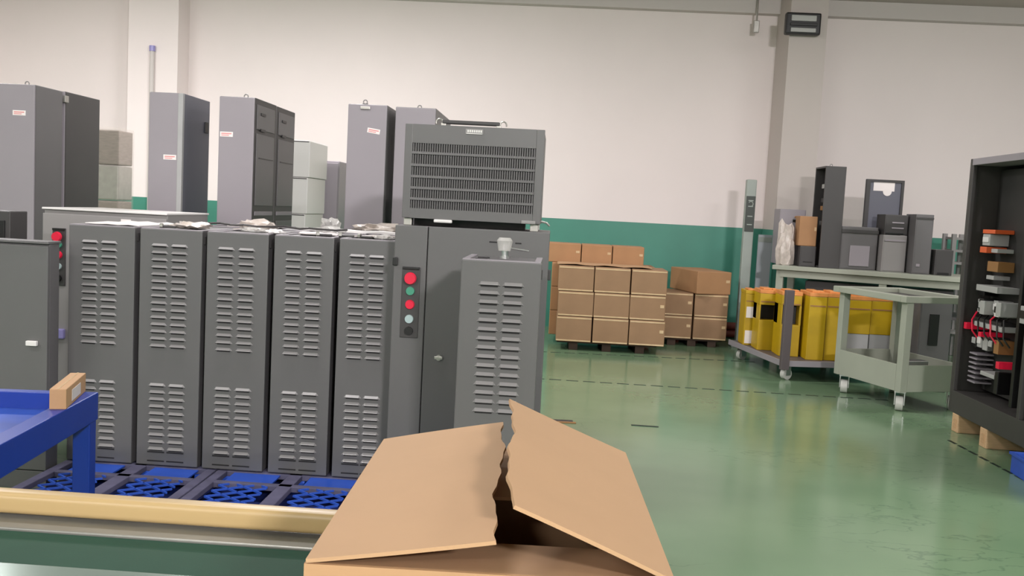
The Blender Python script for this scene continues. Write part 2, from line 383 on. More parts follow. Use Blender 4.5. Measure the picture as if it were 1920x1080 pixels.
mb = MB(); mb.cyl((-0.135, 0, 0.685), (-0.135, -0.012, 0.685), 0.014, n=14); mb.box(-0.155, -0.115, -0.016, -0.01, 0.678, 0.692, 0.002); mb.build('lock', M['zinc'], big)
MB().box(-bw-0.004, -bw+0.02, -0.016, 0.0, 1.125, 1.165, 0.003).build('latch', M['black'], big)
mb = MB(); mb.box(0.085, 0.125, -0.003, 0.001, 1.26, 1.266); mb.box(0.21, 0.24, -0.003, 0.001, 1.26, 1.266); mb.build('vent_slot', M['dark'], big)
MB().box(bw-0.002, bw+0.014, 0.03, 0.07, 1.09, 1.14, 0.003).build('hinge', M['darkgrey'], big)

# vented unit on top of the big cabinet
vu = thing('vented_unit', 'grey vented unit with six dark grille bands on top of the big cabinet', 'cabinet', (-0.423, 4.53, 1.432))
vw = 0.338
MB().box(-vw+0.003, vw-0.003, 0.03, 0.50, 0.035, 0.49, 0.005).build('body', M['grey'], vu)
mb = MB(); f0, f1 = -0.30, 0.298
bands = [(0.359, 0.400), (0.300, 0.346), (0.245, 0.287), (0.190, 0.232), (0.137, 0.177), (0.085, 0.124)]
mb.box(-vw, f0, 0, 0.022, 0.037, 0.49, 0.003); mb.box(f1, vw, 0, 0.022, 0.037, 0.49, 0.003)
mb.box(f0, f1, 0, 0.022, 0.400, 0.49); mb.box(f0, f1, 0, 0.022, 0.037, 0.085)
for k in range(5): mb.box(f0, f1, 0.0, 0.022, bands[k+1][1], bands[k][0])
mb.build('front_panel', M['greyfront'], vu)
for k, (a, b2) in enumerate(bands):
    if k: MB().prism([(-0.005, b2+0.001), (0.0, bands[k-1][0]), (0.0, b2)], 'x', f0, f1).build('drip_hood', M['greyfront'], vu)
    mb = MB(); n = 52
    for i in range(n):
        x = f0+(f1-f0)*(i+0.5)/n; mb.box(x-0.0035, x+0.0035, 0.004, 0.010, a-0.001, b2+0.001)
    stuff(mb.build('grille_bars', M['vent'], vu))
    MB().box(f0, f1, 0.019, 0.0225, a, b2).build('grille_backing', M['ventback'], vu)
mb = MB(); mb.box(-0.045, 0.04, -0.004, 0.001, 0.452, 0.478, 0.002); mb.build('name_plate', M['greypale'], vu)
mb = MB()
for i in range(7): mb.box(-0.036+i*0.0105, -0.029+i*0.0105, -0.0052, -0.0035, 0.462, 0.473)
mb.box(-0.04, 0.035, -0.0052, -0.0035, 0.4545, 0.4575); mb.build('plate_lettering', M['white'], vu)
mb = MB(); mb.box(-0.165, 0.115, 0.04, 0.08, 0.502, 0.520, 0.005); mb.build('top_bar', M['darkgrey'], vu)
for x in (-0.16, 0.11): MB().box(x-0.012, x+0.012, 0.045, 0.075, 0.488, 0.506, 0.002).build('bar_foot', M['zinc'], vu)
for x in (-0.185, 0.13):
    mb = MB(); mb.tube([(x+0.016*math.cos(a), 0.09, 0.51+0.018*math.sin(a)) for a in [R(-20+i*22) for i in range(11)]], 0.004, 8); mb.cyl((x, 0.09, 0.488), (x, 0.09, 0.496), 0.012); mb.build('lifting_eye', M['zinc'], vu, True)
for x in (-vw+0.025, vw-0.03):
    for y in (0.06, 0.42): MB().box(x-0.02, x+0.02, y-0.03, y+0.03, 0.0, 0.037, 0.003).build('spacer_foot', M['zinc'], vu)
MB().box(-vw+0.03, vw-0.08, 0.2, 0.3, 0.0, 0.036).build('cable_tray', M['black'], vu)
mb = MB(); mb.box(-0.18, -0.09, -0.012, 0.012, 0.020, 0.036, 0.006); mb.build('lock_tab', M['white'], vu)
mb = MB(); mb.box(0.245, 0.315, -0.012, 0.004, 0.036, 0.052, 0.004); mb.build('corner_clip', M['greypale'], vu)
mb = MB(); mb.tube([(vw, 0.05, 0.05), (vw+0.03, 0.05, 0.045), (vw+0.045, 0.05, 0.03)], 0.005); mb.build('side_hook', M['zinc'], vu, True)

# near cabinet in front of the big one
c7 = louver_cabinet('louvered_cabinet', 'grey louvered cabinet standing forward of the big cabinet, steel clamp on top', -0.381, -0.055, 3.76, 0.40, Z0, 1.325, (-0.263, -0.166), [(0.72, 1.24, 15)], LOUV7, group='louvered cabinets of the front row')
for y in (0.09, 0.22): MB().box(-0.115, -0.065, y-0.008, y+0.008, 1.2105, 1.2155).build('top_slot', M['dark'], c7)
cl = thing('steel_clamp', 'shiny steel clamp with a thin rod on top of the forward louvered cabinet', 'clamp', (-0.215, 3.90, 1.327))
mb = MB(); mb.cyl((0, 0, 0), (0, 0, 0.012), 0.024, n=18); mb.cyl((0, 0, 0.012), (0, 0, 0.035), 0.015, n=14); mb.build('foot', M['steel'], cl, True)
mb = MB(); mb.cyl((-0.002, 0, 0.033), (-0.002, 0, 0.075), 0.026, 0.034, n=18); mb.cyl((-0.002, 0, 0.075), (-0.002, 0, 0.088), 0.034, 0.024, n=18); mb.build('head', M['plastic'], cl, True)
MB().cyl((0.02, 0, 0.045), (0.10, 0.01, 0.036), 0.0045, n=8).build('rod', M['steel'], cl, True)

# ------------------------------------------------------------------ left low cabinets
c0 = thing('low_wide_cabinet', 'slim wide grey cabinet on the floor at the left edge, behind the blue table', 'cabinet', (-2.92, 4.5, 0))
MB().box(-0.42, 0.41, 0.02, 0.11, 0.0, 1.245, 0.005).build('body', M['grey'], c0)
MB().box(-0.42, 0.41, 0.0, 0.022, 0.10, 1.235, 0.004).build('door', M['greyfront'], c0)
MB().box(-0.425, 0.415, -0.006, 0.115, 1.245, 1.258, 0.003).build('top_lip', M['grey'], c0)
MB().box(-0.42, 0.41, 0.004, 0.022, 0.0, 0.095, 0.003).build('plinth', M['greyfront'], c0)
MB().box(0.31, 0.365, -0.02, 0.0, 0.735, 0.76, 0.004).build('handle', M['white'], c0)
bB = thing('control_cabinet', 'pale grey control cabinet with red buttons behind the left low cabinets', 'cabinet', (-2.70, 5.46, 0))
MB().box(-0.38, 0.375, 0.02, 0.66, 0, 1.395, 0.005).build('body', M['greypale'], bB)
MB().box(-0.38, 0.375, 0.0, 0.022, 0.1, 1.372, 0.004).build('door', M['greypale'], bB)
MB().box(-0.384, 0.379, -0.004, 0.67, 1.395, 1.407, 0.003).build('top_lip', M['white'], bB)  # lit cabinet top, its brightness put into a white lip
button_strip(bB, -0.315, -0.235, 0.94, 1.285, 0.0, [('red', 1.235), ('green', 1.185), ('lamp', 1.125), ('pale', 1.055), ('black', 0.985)])
MB().box(0.10, 0.16, -0.003, 0.001, 1.345, 1.358).build('label', M['label'], bB)
MB().box(-0.34, -0.23, -0.03, 0.0, 0.62, 0.68, 0.008).build('cable_gland', M['lilac'], bB)
db = thing('switch_box', 'dark slim cabinet behind the wide one at the left edge', 'cabinet', (-3.03, 4.8, 0))
MB().box(-0.16, 0.148, 0, 0.16, 0, 1.39, 0.006).build('body', M['darkgrey'], db)
MB().box(-0.14, 0.12, -0.008, 0.0, 0.05, 1.34, 0.003).build('cover', M['black'], db)

# ------------------------------------------------------------------ tall cabinets
def eye(t, x, y, z):
    mb = MB(); mb.cyl((x, y, z), (x, y, z+0.01), 0.02, n=12)
    mb.tube([(x+0.02*math.cos(a)*0.7, y, z+0.02+0.014*math.sin(a)) for a in [R(i*30) for i in range(13)]], 0.004, 8)
    mb.build('lifting_eye', M['greypale'], t, True)
def sticker(t, x, z, y=0.0, tilt=0.0):
    Mx = Matrix.Translation((x, y, z)) @ Matrix.Rotation(tilt, 4, 'Y')
    o = MB().box(-0.045, 0.045, -0.002, 0.001, -0.017, 0.017, M=Mx).build('sticker', M['label'], t)
    mb = MB(); mb.box(-0.036, 0.036, -0.0032, -0.0018, 0.001, 0.009, M=Mx); mb.box(-0.036, 0.018, -0.0032, -0.0018, -0.010, -0.004, M=Mx)
    mb.build('print', M['pink'], o)
def tall_cabinet(label, x0, x1, y0, depth, z1, front='greylight', side='grey', stick=None, tilt=0.0, eyes=((0.5, 0.1),), z0=0.0):
    t = thing('tall_cabinet', label, 'cabinet', ((x0+x1)/2, y0, z0), 0, 'tall cabinets of the back row'); h = (x1-x0)/2; H = z1-z0
    MB().box(-h, h, 0.012, depth, 0, H, 0.006).build('body', M[side], t)
    MB().box(-h+0.002, h-0.002, 0.0, 0.014, 0.02, H-0.003, 0.005).build('front_panel', M[front], t)
    if stick: sticker(t, stick[0]-(x0+x1)/2, stick[1]-z0, 0.0, tilt)
    for ex, ey in eyes: eye(t, -h+2*h*ex, ey*depth, H)
    return t
t1 = tall_cabinet('tall grey cabinet with a pale front at the left edge of the photo', -4.15, -3.60, 6.27, 0.36, 2.215, stick=(-3.708, 2.02), eyes=((0.75, 0.4),))
t2 = tall_cabinet('tall dark-sided grey cabinet right behind the leftmost tall one', -4.15, -3.612, 6.68, 0.52, 2.222, side='darkgrey', eyes=())
MB().box(0.269-0.001, 0.269+0.02, -0.03, 0.02, 2.14, 2.19, 0.004).build('bracket', M['zinc'], t2)
t3 = tall_cabinet('tall grey cabinet with a blue grey side and a low sticker', -2.864, -2.625, 6.4, 0.50, 2.218, side='bluegrey', stick=(-2.71, 1.775), eyes=())
MB().box(0.085, 0.121, -0.004, 0.03, 0.0, 2.216, 0.006).build('corner_post', M['whitebox'], t3)  # lit front corner, its brightness put into a pale strip
MB().box(0.1195, 0.128, 0.40, 0.46, 1.98, 2.06, 0.003).build('side_latch', M['black'], t3)
t4 = tall_cabinet('tall grey cabinet with a panelled side, sticker near its top', -2.372, -2.123, 6.4, 0.50, 2.212, side='darkgrey', stick=(-2.315, 1.952), eyes=((0.55, 0.3),))
t4b = tall_cabinet('tall dark cabinet with a panelled side directly behind the stickered one', -2.372, -2.123, 6.905, 0.48, 2.21, front='grey', side='darkgrey', eyes=())
for t in (t4, t4b):
    a, b = 0.05, 0.45
    for z0, z1 in ((0.2, 1.36), (1.40, 1.43), (1.47, 1.97), (2.0, 2.17)):
        MB().box(0.1235, 0.130, a, b, z0, z1, 0.003).build('side_plate', M['grey'] if z0 != 1.40 else M['greylight'], t)
    for z in (1.99, 2.10): MB().box(0.129, 0.136, 0.12, 0.22, z, z+0.018).build('side_slot', M['black'], t)
    MB().box(0.129, 0.134, 0.10, 0.42, 1.80, 1.806).build('side_slot', M['black'], t)
t5 = tall_cabinet('tall grey cabinet with a tilted sticker and hooks, left of the vented unit', -1.522, -1.242, 6.6, 0.5, 2.222, side='grey', stick=(-1.333, 2.037), tilt=R(8), eyes=((0.4, 0.1),))
MB().box(-0.05, 0.02, -0.014, 0.002, 2.185, 2.205, 0.003).build('top_hook', M['zinc'], t5)
t6 = tall_cabinet('tall grey cabinet partly hidden behind the vented unit', -1.195, -0.905, 6.66, 0.9, 2.222, side='grey', eyes=((0.5, 0.2),))
# second line of stored goods against the wall
wr = thing('wrapped_stack', 'grey stack wrapped in clear film behind the two leftmost tall cabinets', 'stack', (-4.42, 9.0, 0))
for k in range(6):
    z0 = 0.05+k*0.345
    MB().box(-0.22, 0.10, 0, 0.3, z0, z0+0.335, 0.012).build('wrapped_box', M['wrapgrey'] if k % 2 else M['zinc'], wr)
MB().box(-0.235, 0.113, -0.014, 0.314, 0.05, 2.135, 0.02).build('film', M['film'], wr)
MB().box(-0.235, 0.113, 0, 0.3, 0, 0.05).build('base', M['darkwood'], wr)
for k in range(6):
    z0 = 0.06+k*0.335
    o = thing('white_carton', 'white carton %s on the stack behind the panelled tall cabinet' % ['lowest', 'second from below', 'third from below', 'third from the top', 'second from the top', 'topmost'][k], 'carton', (-2.42+0.012*((k*7) % 3), 8.5, z0), 0, 'white cartons stacked behind the tall cabinets')
    MB().box(-0.3, 0.10, 0, 0.65, 0, 0.332, 0.006).build('body', M['white'] if k in (3, 4, 5) else M['greypale'], o)
    MB().box(-0.28, 0.09, -0.003, 0.0, 0.318, 0.326).build('tape', M['darkgrey'], o)
o = thing('stack_base', 'low dark pallet under the white carton stack', 'pallet', (-2.42, 8.5, 0))
for z0, z1 in ((0, 0.02), (0.04, 0.06)): MB().box(-0.32, 0.14, 0, 0.65, z0, z1).build('board', M['darkwood'], o)
for x in (-0.28, -0.08, 0.10): MB().box(x-0.03, x+0.03, 0, 0.65, 0.02, 0.04).build('bearer', M['darkwood'], o)
gp = thing('tall_cabinet', 'pale grey cabinet beside the white carton stack, near the wall', 'cabinet', (-2.34, 9.3, 0), 0, 'tall cabinets of the back row')
MB().box(-0.3, 0.13, 0.01, 0.45, 0, 1.93, 0.01).build('body', M['greylight'], gp); MB().box(-0.29, 0.12, 0.0, 0.012, 0.03, 1.91, 0.005).build('front_panel', M['greylight'], gp)

# ------------------------------------------------------------------ clutter on the cabinet tops
def blob(rx, ry, rz, seed, n=3):
    bm = bmesh.new(); bmesh.ops.create_icosphere(bm, subdivisions=n, radius=1.0); rnd = random.Random(seed)
    ph = [rnd.uniform(0, 6.28) for _ in range(6)]
    for v in bm.verts:
        c = v.co.copy()
        d = 1+0.16*math.sin(5*c.x+ph[0])*math.sin(6*c.y+ph[1])+0.13*math.sin(9*c.y+ph[2]+4*c.z)+0.08*math.sin(13*c.x+ph[3])
        v.co = Vector((c.x*rx*d, c.y*ry*d, max(0, (c.z*0.75+0.42))*rz*d))
    return bm
def bag(x, y, rx, ry, rz, seed, label, m='plastic', name='plastic_bag', cat='bag'):
    mb = MB(); mb.bm.free(); mb.bm = blob(rx, ry, rz, seed)
    o = mb.build(name, M[m], None, True); o.location = (x, y, 1.347); return tag(o, label, cat, 'small bags on the cabinet tops')
def flat(name, x, y, wx, wy, rz, label, m='paper', cat='sheet', z=1.3475, th=0.004, seed=1):
    rnd = random.Random(seed); rows = []
    for i in range(6):
        rows.append([((i/5-0.5)*wx, (j/4-0.5)*wy, th/2+abs(0.008*math.sin(i*1.7+seed)*math.cos(j*1.3+seed))) for j in range(5)])
    o = MB().sheet(rows, th).build(name, M[m], None, True); o.location = (x, y, z); o.rotation_euler = (0, 0, rz); return tag(o, label, cat, 'loose papers on the cabinet tops')
flat('plastic_sheet', -2.32, 5.02, 0.28, 0.55, 0.05, 'bright white sheet lying on the leftmost louvered cabinet', 'white')
bag(-1.95, 4.9, 0.09, 0.13, 0.028, 3, 'crumpled pinkish bag on the second louvered cabinet', 'bag')
bag(-1.72, 5.31, 0.10, 0.09, 0.045, 5, 'cream bag of fittings at the back of the middle louvered cabinet', 'bag')
bag(-1.42, 5.8, 0.06, 0.08, 0.06, 8, 'small white bag of fittings in front of the panelled tall cabinet', 'plastic')
bag(-1.60, 4.86, 0.07, 0.06, 0.02, 11, 'flat clear bag at the front of the middle louvered cabinet', 'plastic')
bag(-1.12, 5.9, 0.16, 0.12, 0.045, 12, 'wide pale bag on the low back row near the green wall', 'bag')
flat('glass_strip', -1.22, 5.53, 0.58, 0.09, 0.02, 'long pale strip of packing lying across the low back row', 'white', 'strip', th=0.012)
flat('paper_sheet', -1.28, 4.98, 0.20, 0.26, 0.2, 'pinkish paper on the fourth louvered cabinet', 'paper', seed=4)
flat('paper_sheet', -0.95, 5.0, 0.20, 0.26, -0.2, 'grey paper on the narrow louvered cabinet by the big cabinet', 'bag', seed=6)
bag(-1.48+0.02, 4.78, 0.05, 0.03, 0.018, 15, 'small shiny white packet between the middle and fourth cabinets', 'white', 'packet', 'packet')
bag(-0.89, 4.80, 0.05, 0.05, 0.02, 17, 'small clear packet on the narrow louvered cabinet', 'plastic', 'packet', 'packet')
flat('paper_sheet', -1.64, 5.04, 0.20, 0.16, -0.1, 'pale paper lying near the middle of the middle louvered cabinet', 'bag', seed=9)
bag(-1.30, 5.32, 0.08, 0.05, 0.03, 33, 'clear bag at the back of the fourth louvered cabinet', 'plastic')
flat('paper_sheet', -1.85, 5.7, 0.30, 0.3, 0.1, 'wide pale paper on the second low cabinet of the back row', 'paper', seed=11)
def fastener(x, y, rz, label, seed):
    t = thing('bolt_set', label, 'bolt', (x, y, 1.349), rz, 'bolts lying on the cabinet tops')
    MB().cyl((-0.03, 0, 0.006), (0.035, 0, 0.006), 0.006, n=10).build('shank', M['darkgrey'], t, True)
    MB().cyl((-0.045, 0, 0.0104), (-0.03, 0, 0.0104), 0.012, n=6).build('head', M['zinc'], t)
fastener(-1.08, 4.78, 0.2, 'dark bolt lying on the narrow louvered cabinet front left', 1)
fastener(-0.98, 4.76, -0.3, 'dark bolt lying on the narrow louvered cabinet front middle', 2)
fastener(-2.0, 4.73, 0.1, 'dark bolt lying on the second louvered cabinet', 3)
fastener(-1.19, 4.75, 0.4, 'dark bolt lying at the front of the fourth louvered cabinet', 4)
mb = MB(); mb.tube([(-1.95+0.06*i, 5.1+0.07*math.sin(i*1.1), 1.372+0.004*math.sin(i*2)) for i in range(14)], 0.006, 8)
tag(mb.build('cable', M['darkgrey'], None, True), 'dark loose cable winding across the cabinet tops', 'cable')

# ------------------------------------------------------------------ blue table with tray top
bt = thing('steel_table', 'blue steel table with a sunken tray top at the left edge', 'table', (-1.622, 3.254, 0), R(7))
tw, td = 1.25, 0.95
def T(x0, x1, y0, y1, z0, z1, nm, m, bev=0.004): return MB().box(x0, x1, y0, y1, z0, z1, bev).build(nm, M[m], bt)
T(-0.06, 0, -td, 0, 0.70, 0.80, 'rim', 'blue'); T(-tw, -tw+0.06, -td, 0, 0.70, 0.80, 'rim', 'blue')
T(-tw+0.06, -0.06, -0.04, 0, 0.70, 0.80, 'rim', 'blue'); T(-tw+0.06, -0.06, -td, -td+0.04, 0.70, 0.80, 'rim', 'blue')
T(-tw+0.06, -0.06, -td+0.04, -0.04, 0.725, 0.74, 'tray', 'bluetray', 0.0)
for x in (-0.065, -tw+0.005):
    for y in (-0.065, -td+0.005): T(x, x+0.06, y, y+0.06, 0.0, 0.70, 'leg', 'blue')
sb = thing('small_carton', 'small long cardboard box standing on the corner rim of the blue table', 'box', (-1.652, 3.10, 0.80), R(-76+2))
MB().box(-0.15, 0.15, -0.026, 0.026, 0, 0.068, 0.003).build('body', M['card'], sb)
MB().box(-0.06, 0.07, 0.0255, 0.0275, 0.012, 0.05).build('label', M['paper'], sb)
MB().box(-0.15, 0.15, -0.003, 0.003, 0.0675, 0.069).build('tape', M['tape'], sb)

# ------------------------------------------------------------------ conveyor bench in the foreground
cv = thing('conveyor_bench', 'long bench with cream rail and green belt across the foreground', 'conveyor', (0, 0, 0))
def rounded(y0, y1, z0, z1, r=0.016, n=5):
    pts = []
    for (cy, cz, a0) in ((y1-r, z1-r, 0), (y0+r, z1-r, 90), (y0+r, z0+r, 180), (y1-r, z0+r, 270)):
        for i in range(n+1): a = R(a0+90*i/n); pts.append((cy+r*math.cos(a), cz+r*math.sin(a)))
    return pts
MB().prism(rounded(1.985, 2.035, 0.793, 0.842, 0.014), 'x', -1.9, 0.0).build('rail', M['cream'], cv, True)
MB().box(-1.9, 0.0, 1.925, 2.033, 0.745, 0.787, 0.003).build('side_channel', M['alu'], cv)
MB().box(-1.9, 0.0, 1.735, 1.925, 0.765, 0.781, 0.002).build('belt', M['belt'], cv)
MB().box(-1.9, 0.02, 0.55, 1.735, 0.755, 0.790, 0.003).build('top_plate', M['plate'], cv)
MB().box(-1.9, 0.0, 0.6, 1.98, 0.66, 0.745, 0.003).build('frame', M['darkgrey'], cv)
for x in (-1.85, -0.95, -0.08):
    for y in (0.66, 1.92): MB().box(x-0.03, x+0.03, y-0.03, y+0.03, 0, 0.66, 0.004).build('leg', M['darkgrey'], cv)

# ------------------------------------------------------------------ open carton on the bench
ob = thing('open_carton', 'large open cardboard box with two raised flaps in the foreground', 'box', (-0.060, 1.237, 0.79), R(1.6))
hw, hd, H = 0.200, 0.266, 0.35; tk = 0.005
MB().box(-hw, -hw+tk, -hd, hd, 0, H).build('side_wall', M['card'], ob); MB().box(hw-tk, hw, -hd, hd, 0, H).build('side_wall', M['card'], ob)
MB().box(-hw+tk, hw-tk, -hd, -hd+tk, 0, H).build('end_wall', M['card'], ob); MB().box(-hw+tk, hw-tk, hd-tk, hd, 0, H).build('end_wall', M['card'], ob)
MB().box(-hw+tk, hw-tk, -hd+tk, hd-tk, 0, tk).build('bottom', M['card'], ob)
def flap(sx, a0, a1, l0, l1, seed, y0=-hd, y1=hd):
    rows = []; nu, nv = 14, 36
    for i in range(nu+1):
        r = []
        for j in range(nv+1):
            u, v = i/nu, j/nv; ang = a0+(a1-a0)*v
            torn = 0.0035*math.sin(9*v+seed)+0.0022*math.sin(23*v+2*seed)+0.0012*math.sin(51*v+seed)
            L = (l0+(l1-l0)*v)*u+torn*u**6
            z = H+L*math.sin(ang)+0.004*math.sin(3.1*v+seed)*u*u
            r.append((sx*(hw-0.002-L*math.cos(ang)), y0+(y1-y0)*v, z+0.003))
        rows.append(r)
    return MB().sheet(rows, 0.0045).build('flap', M['cardin'], ob, True)
flap(-1, R(8), R(12.5), 0.203, 0.200, 2); flap(1, R(23.5), R(21), 0.197, 0.203, 5)
rows = [[(-hw+0.010+(2*hw-0.020)*j/8, -hd+0.006+0.20*u, H-0.003-0.040*u) for j in range(9)] for u in [i/6 for i in range(7)]]
MB().sheet(rows, 0.0045).build('flap', M['cardin'], ob, True)
rows = [[(-hw+0.010+(2*hw-0.020)*j/8, hd-0.006-0.225*u, H-0.003-0.008*u) for j in range(9)] for u in [i/6 for i in range(7)]]
MB().sheet(rows, 0.0045).build('flap', M['card'], ob, True)

# ------------------------------------------------------------------ carton stacks by the back wall
def carton(label, x0, x1, y0, y1, z0, z1, m='carton', group='brown cartons on the stack', rz=0.0, name='carton', tape=True, strap=True):
    cx, cy = (x0+x1)/2, (y0+y1)/2; o = thing(name, label, 'carton', (cx, cy, z0), rz, group)
    W, D, Hh = (x1-x0)/2, (y1-y0)/2, z1-z0
    MB().box(-W, W, -D, D, 0, Hh, 0.009).build('body', M[m], o)
    if tape:
        for a in (Hh-0.026, 0.006): MB().box(-W*0.97, W*0.97, -D-0.002, -D+0.001, a, a+0.015).build('tape', M['tape'], o)
    if strap: MB().box(W*0.70, W*0.92, -D-0.003, -D, Hh*0.52, Hh*0.64).build('label', M['tape'], o)
    return o
RW = ['bottom', 'middle', 'top']; CN = ['left', 'centre', 'right']
zs = [(0.10, 0.384), (0.387, 0.665), (0.668, 0.950)]
for r in range(3):
    for c in range(3):
        x0 = 0.045+0.405*c+0.006*math.sin(r*2+c); 
        carton('brown carton, %s row %s of the nine-box stack front' % (RW[r], CN[c]), x0, x0+0.395, 10.40, 10.92, zs[r][0], zs[r][1], group='brown cartons of the nine-box stack', strap=(c == 2 and r < 2))
        x1 = -0.04+0.405*c
        carton('brown carton behind the %s row %s box of the nine-box stack' % (RW[r], CN[c]), x1, x1+0.395, 10.94, 11.46, zs[r][0], zs[r][1], 'carton2', 'brown cartons behind the nine-box stack', tape=False, strap=False)
for c in range(3):
    x0 = [-0.10, 0.30, 0.665][c]; x1 = [0.29, 0.655, 1.03][c]
    carton('tan carton, %s of the three on top of the nine-box stack' % CN[c], x0, x1, 11.02, 11.45, 0.952, 1.175, 'carton2', 'tan cartons on top of the stack', tape=False)
o = thing('cardboard_sheet', 'flat cardboard sheet lying on the nine-box stack', 'sheet', (0.55, 10.72, 0.957))
rows = [[(-0.53+1.06*i/10, -0.25+0.5*j/5, 0.004+0.012*math.sin(i*0.9)**2*(1-j/6)) for j in range(6)] for i in range(11)]
MB().sheet(rows, 0.008).build('board', M['cardin'], o, True)
def wood_pallet(label, x0, x1, y0, y1, h=0.098):
    o = thing('wood_pallet', label, 'pallet', (x0, y0, 0)); W, D = x1-x0, y1-y0
    for i in range(5): MB().box(0, W, D*i/5+0.01, D*(i+1)/5-0.01, h-0.02, h, 0.002).build('deck_board', M['darkwood'], o)
    for i in range(3): MB().box(W*(i+0.5)/3-0.05, W*(i+0.5)/3+0.05, 0, D, 0, h-0.02, 0.002).build('bearer', M['darkwood'], o)
wood_pallet('low dark pallet under the nine-box stack', 0.06, 1.18, 10.46, 11.46)
wood_pallet('low dark pallet under the right carton stack', 1.33, 2.06, 11.33, 12.1, 0.088)
zb = [(0.09, 0.365), (0.368, 0.645)]
for r in range(2):
    carton('brown carton, %s left of the right stack, beside the nine-box stack' % ['lower', 'upper'][r], 1.27, 1.68, 11.3, 11.9, zb[r][0], zb[r][1], group='brown cartons of the right stack')
    carton('brown carton, %s right of the right stack, beside the yellow boxes' % ['lower', 'upper'][r], 1.70, 2.10, 11.3, 11.9, zb[r][0], zb[r][1], group='brown cartons of the right stack')
carton('long brown carton lying askew on the right stack', 1.58, 2.02, 11.27, 12.09, 0.648, 0.92, 'carton2', rz=R(16), group='brown cartons of the right stack', tape=False)
rb = thing('pipe_bundle', 'dark red pipes lying by the wall behind the long askew carton', 'pipe', (0, 12.3, 0))
for k, z in enumerate((0.06, 0.16)): MB().cyl((1.2, 0.05, z), (2.55, 0.05, z), 0.05, n=12).build('pipe', mat('pipe_red', (120, 52, 44), 0.5) if k == 0 else bpy.data.materials['pipe_red'], rb, True)

# upright post and board
ps = thing('upright_post', 'pale upright post with a dark sign behind the yellow boxes', 'post', (2.32, 11.55, 0))
MB().box(-0.06, 0.06, -0.05, 0.05, 0.03, 2.05, 0.012).build('shaft', M['post'], ps)
MB().box(-0.12, 0.12, -0.10, 0.10, 0, 0.03, 0.006).build('base_plate', M['post'], ps)
MB().box(-0.055, 0.055, -0.058, -0.05, 1.42, 1.85, 0.004).build('sign', M['sign'], ps)
mb = MB()
for z in (1.50, 1.60, 1.72, 1.79): mb.box(-0.03, 0.03, -0.061, -0.057, z, z+0.012)
mb.tube([(0.028*math.cos(a), -0.06, 1.755+0.03*math.sin(a)) for a in [R(-60+i*30) for i in range(8)]], 0.006); mb.build('sign_marks', M['post'], ps)
bd = thing('leaning_board', 'pale grey board standing beside the upright post', 'board', (2.56, 11.65, 0))
MB().box(-0.085, 0.085, 0, 0.03, 0, 1.39, 0.006).build('panel', mat('board_grey', (170, 176, 182), 0.4), bd)
MB().box(-0.08, 0.08, -0.006, 0.0, 1.30, 1.36).build('edge_strip', M['post'], bd)

# ------------------------------------------------------------------ flat cart with yellow boxes
def caster(t, x, y, zt, r=0.058, wide=0.045, yaw=0.0):
    Mx = Matrix.Translation((x, y, 0)) @ Matrix.Rotation(yaw, 4, 'Z')
    f = MB(); f.box(-0.05, 0.05, -0.045, 0.045, zt-0.012, zt, M=Mx); f.box(-0.03, 0.03, -wide/2-0.012, -wide/2-0.004, r*0.8, zt-0.012, M=Mx); f.box(-0.03, 0.03, wide/2+0.004, wide/2+0.012, r*0.8, zt-0.012, M=Mx)
    fork = f.build('caster', M['steel'], t)
    w_ = MB(); p = Mx @ Vector((0, -wide/2, r)); q = Mx @ Vector((0, wide/2, r)); w_.cyl(p, q, r, n=22)
    w_.build('wheel', M['wheel'], fork, True)
yc = thing('flat_cart', 'low dark flat cart carrying the yellow boxes', 'cart', (2.26, 9.15, 0), R(10))
MB().box(0.0, 1.20, 0.0, 1.45, 0.145, 0.20, 0.006).build('platform', M['cartdark'], yc)
mb = MB(); mb.box(-0.012, 1.212, -0.012, 0.0, 0.15, 0.206); mb.box(-0.012, 0.0, 0, 1.45, 0.15, 0.206); mb.build('edge_trim', M['greylight'], yc)
MB().box(-0.03, 0.055, -0.05, 0.0, 0.12, 0.90, 0.006).build('corner_post', M['cartdark'], yc)
MB().box(1.15, 1.21, -0.05, 0.0, 0.12, 0.90, 0.006).build('corner_post', M['cartdark'], yc)
for x in (0.10, 1.10):
    for y in (0.12, 1.32): caster(yc, x, y, 0.145, 0.056, 0.05, 0.4)
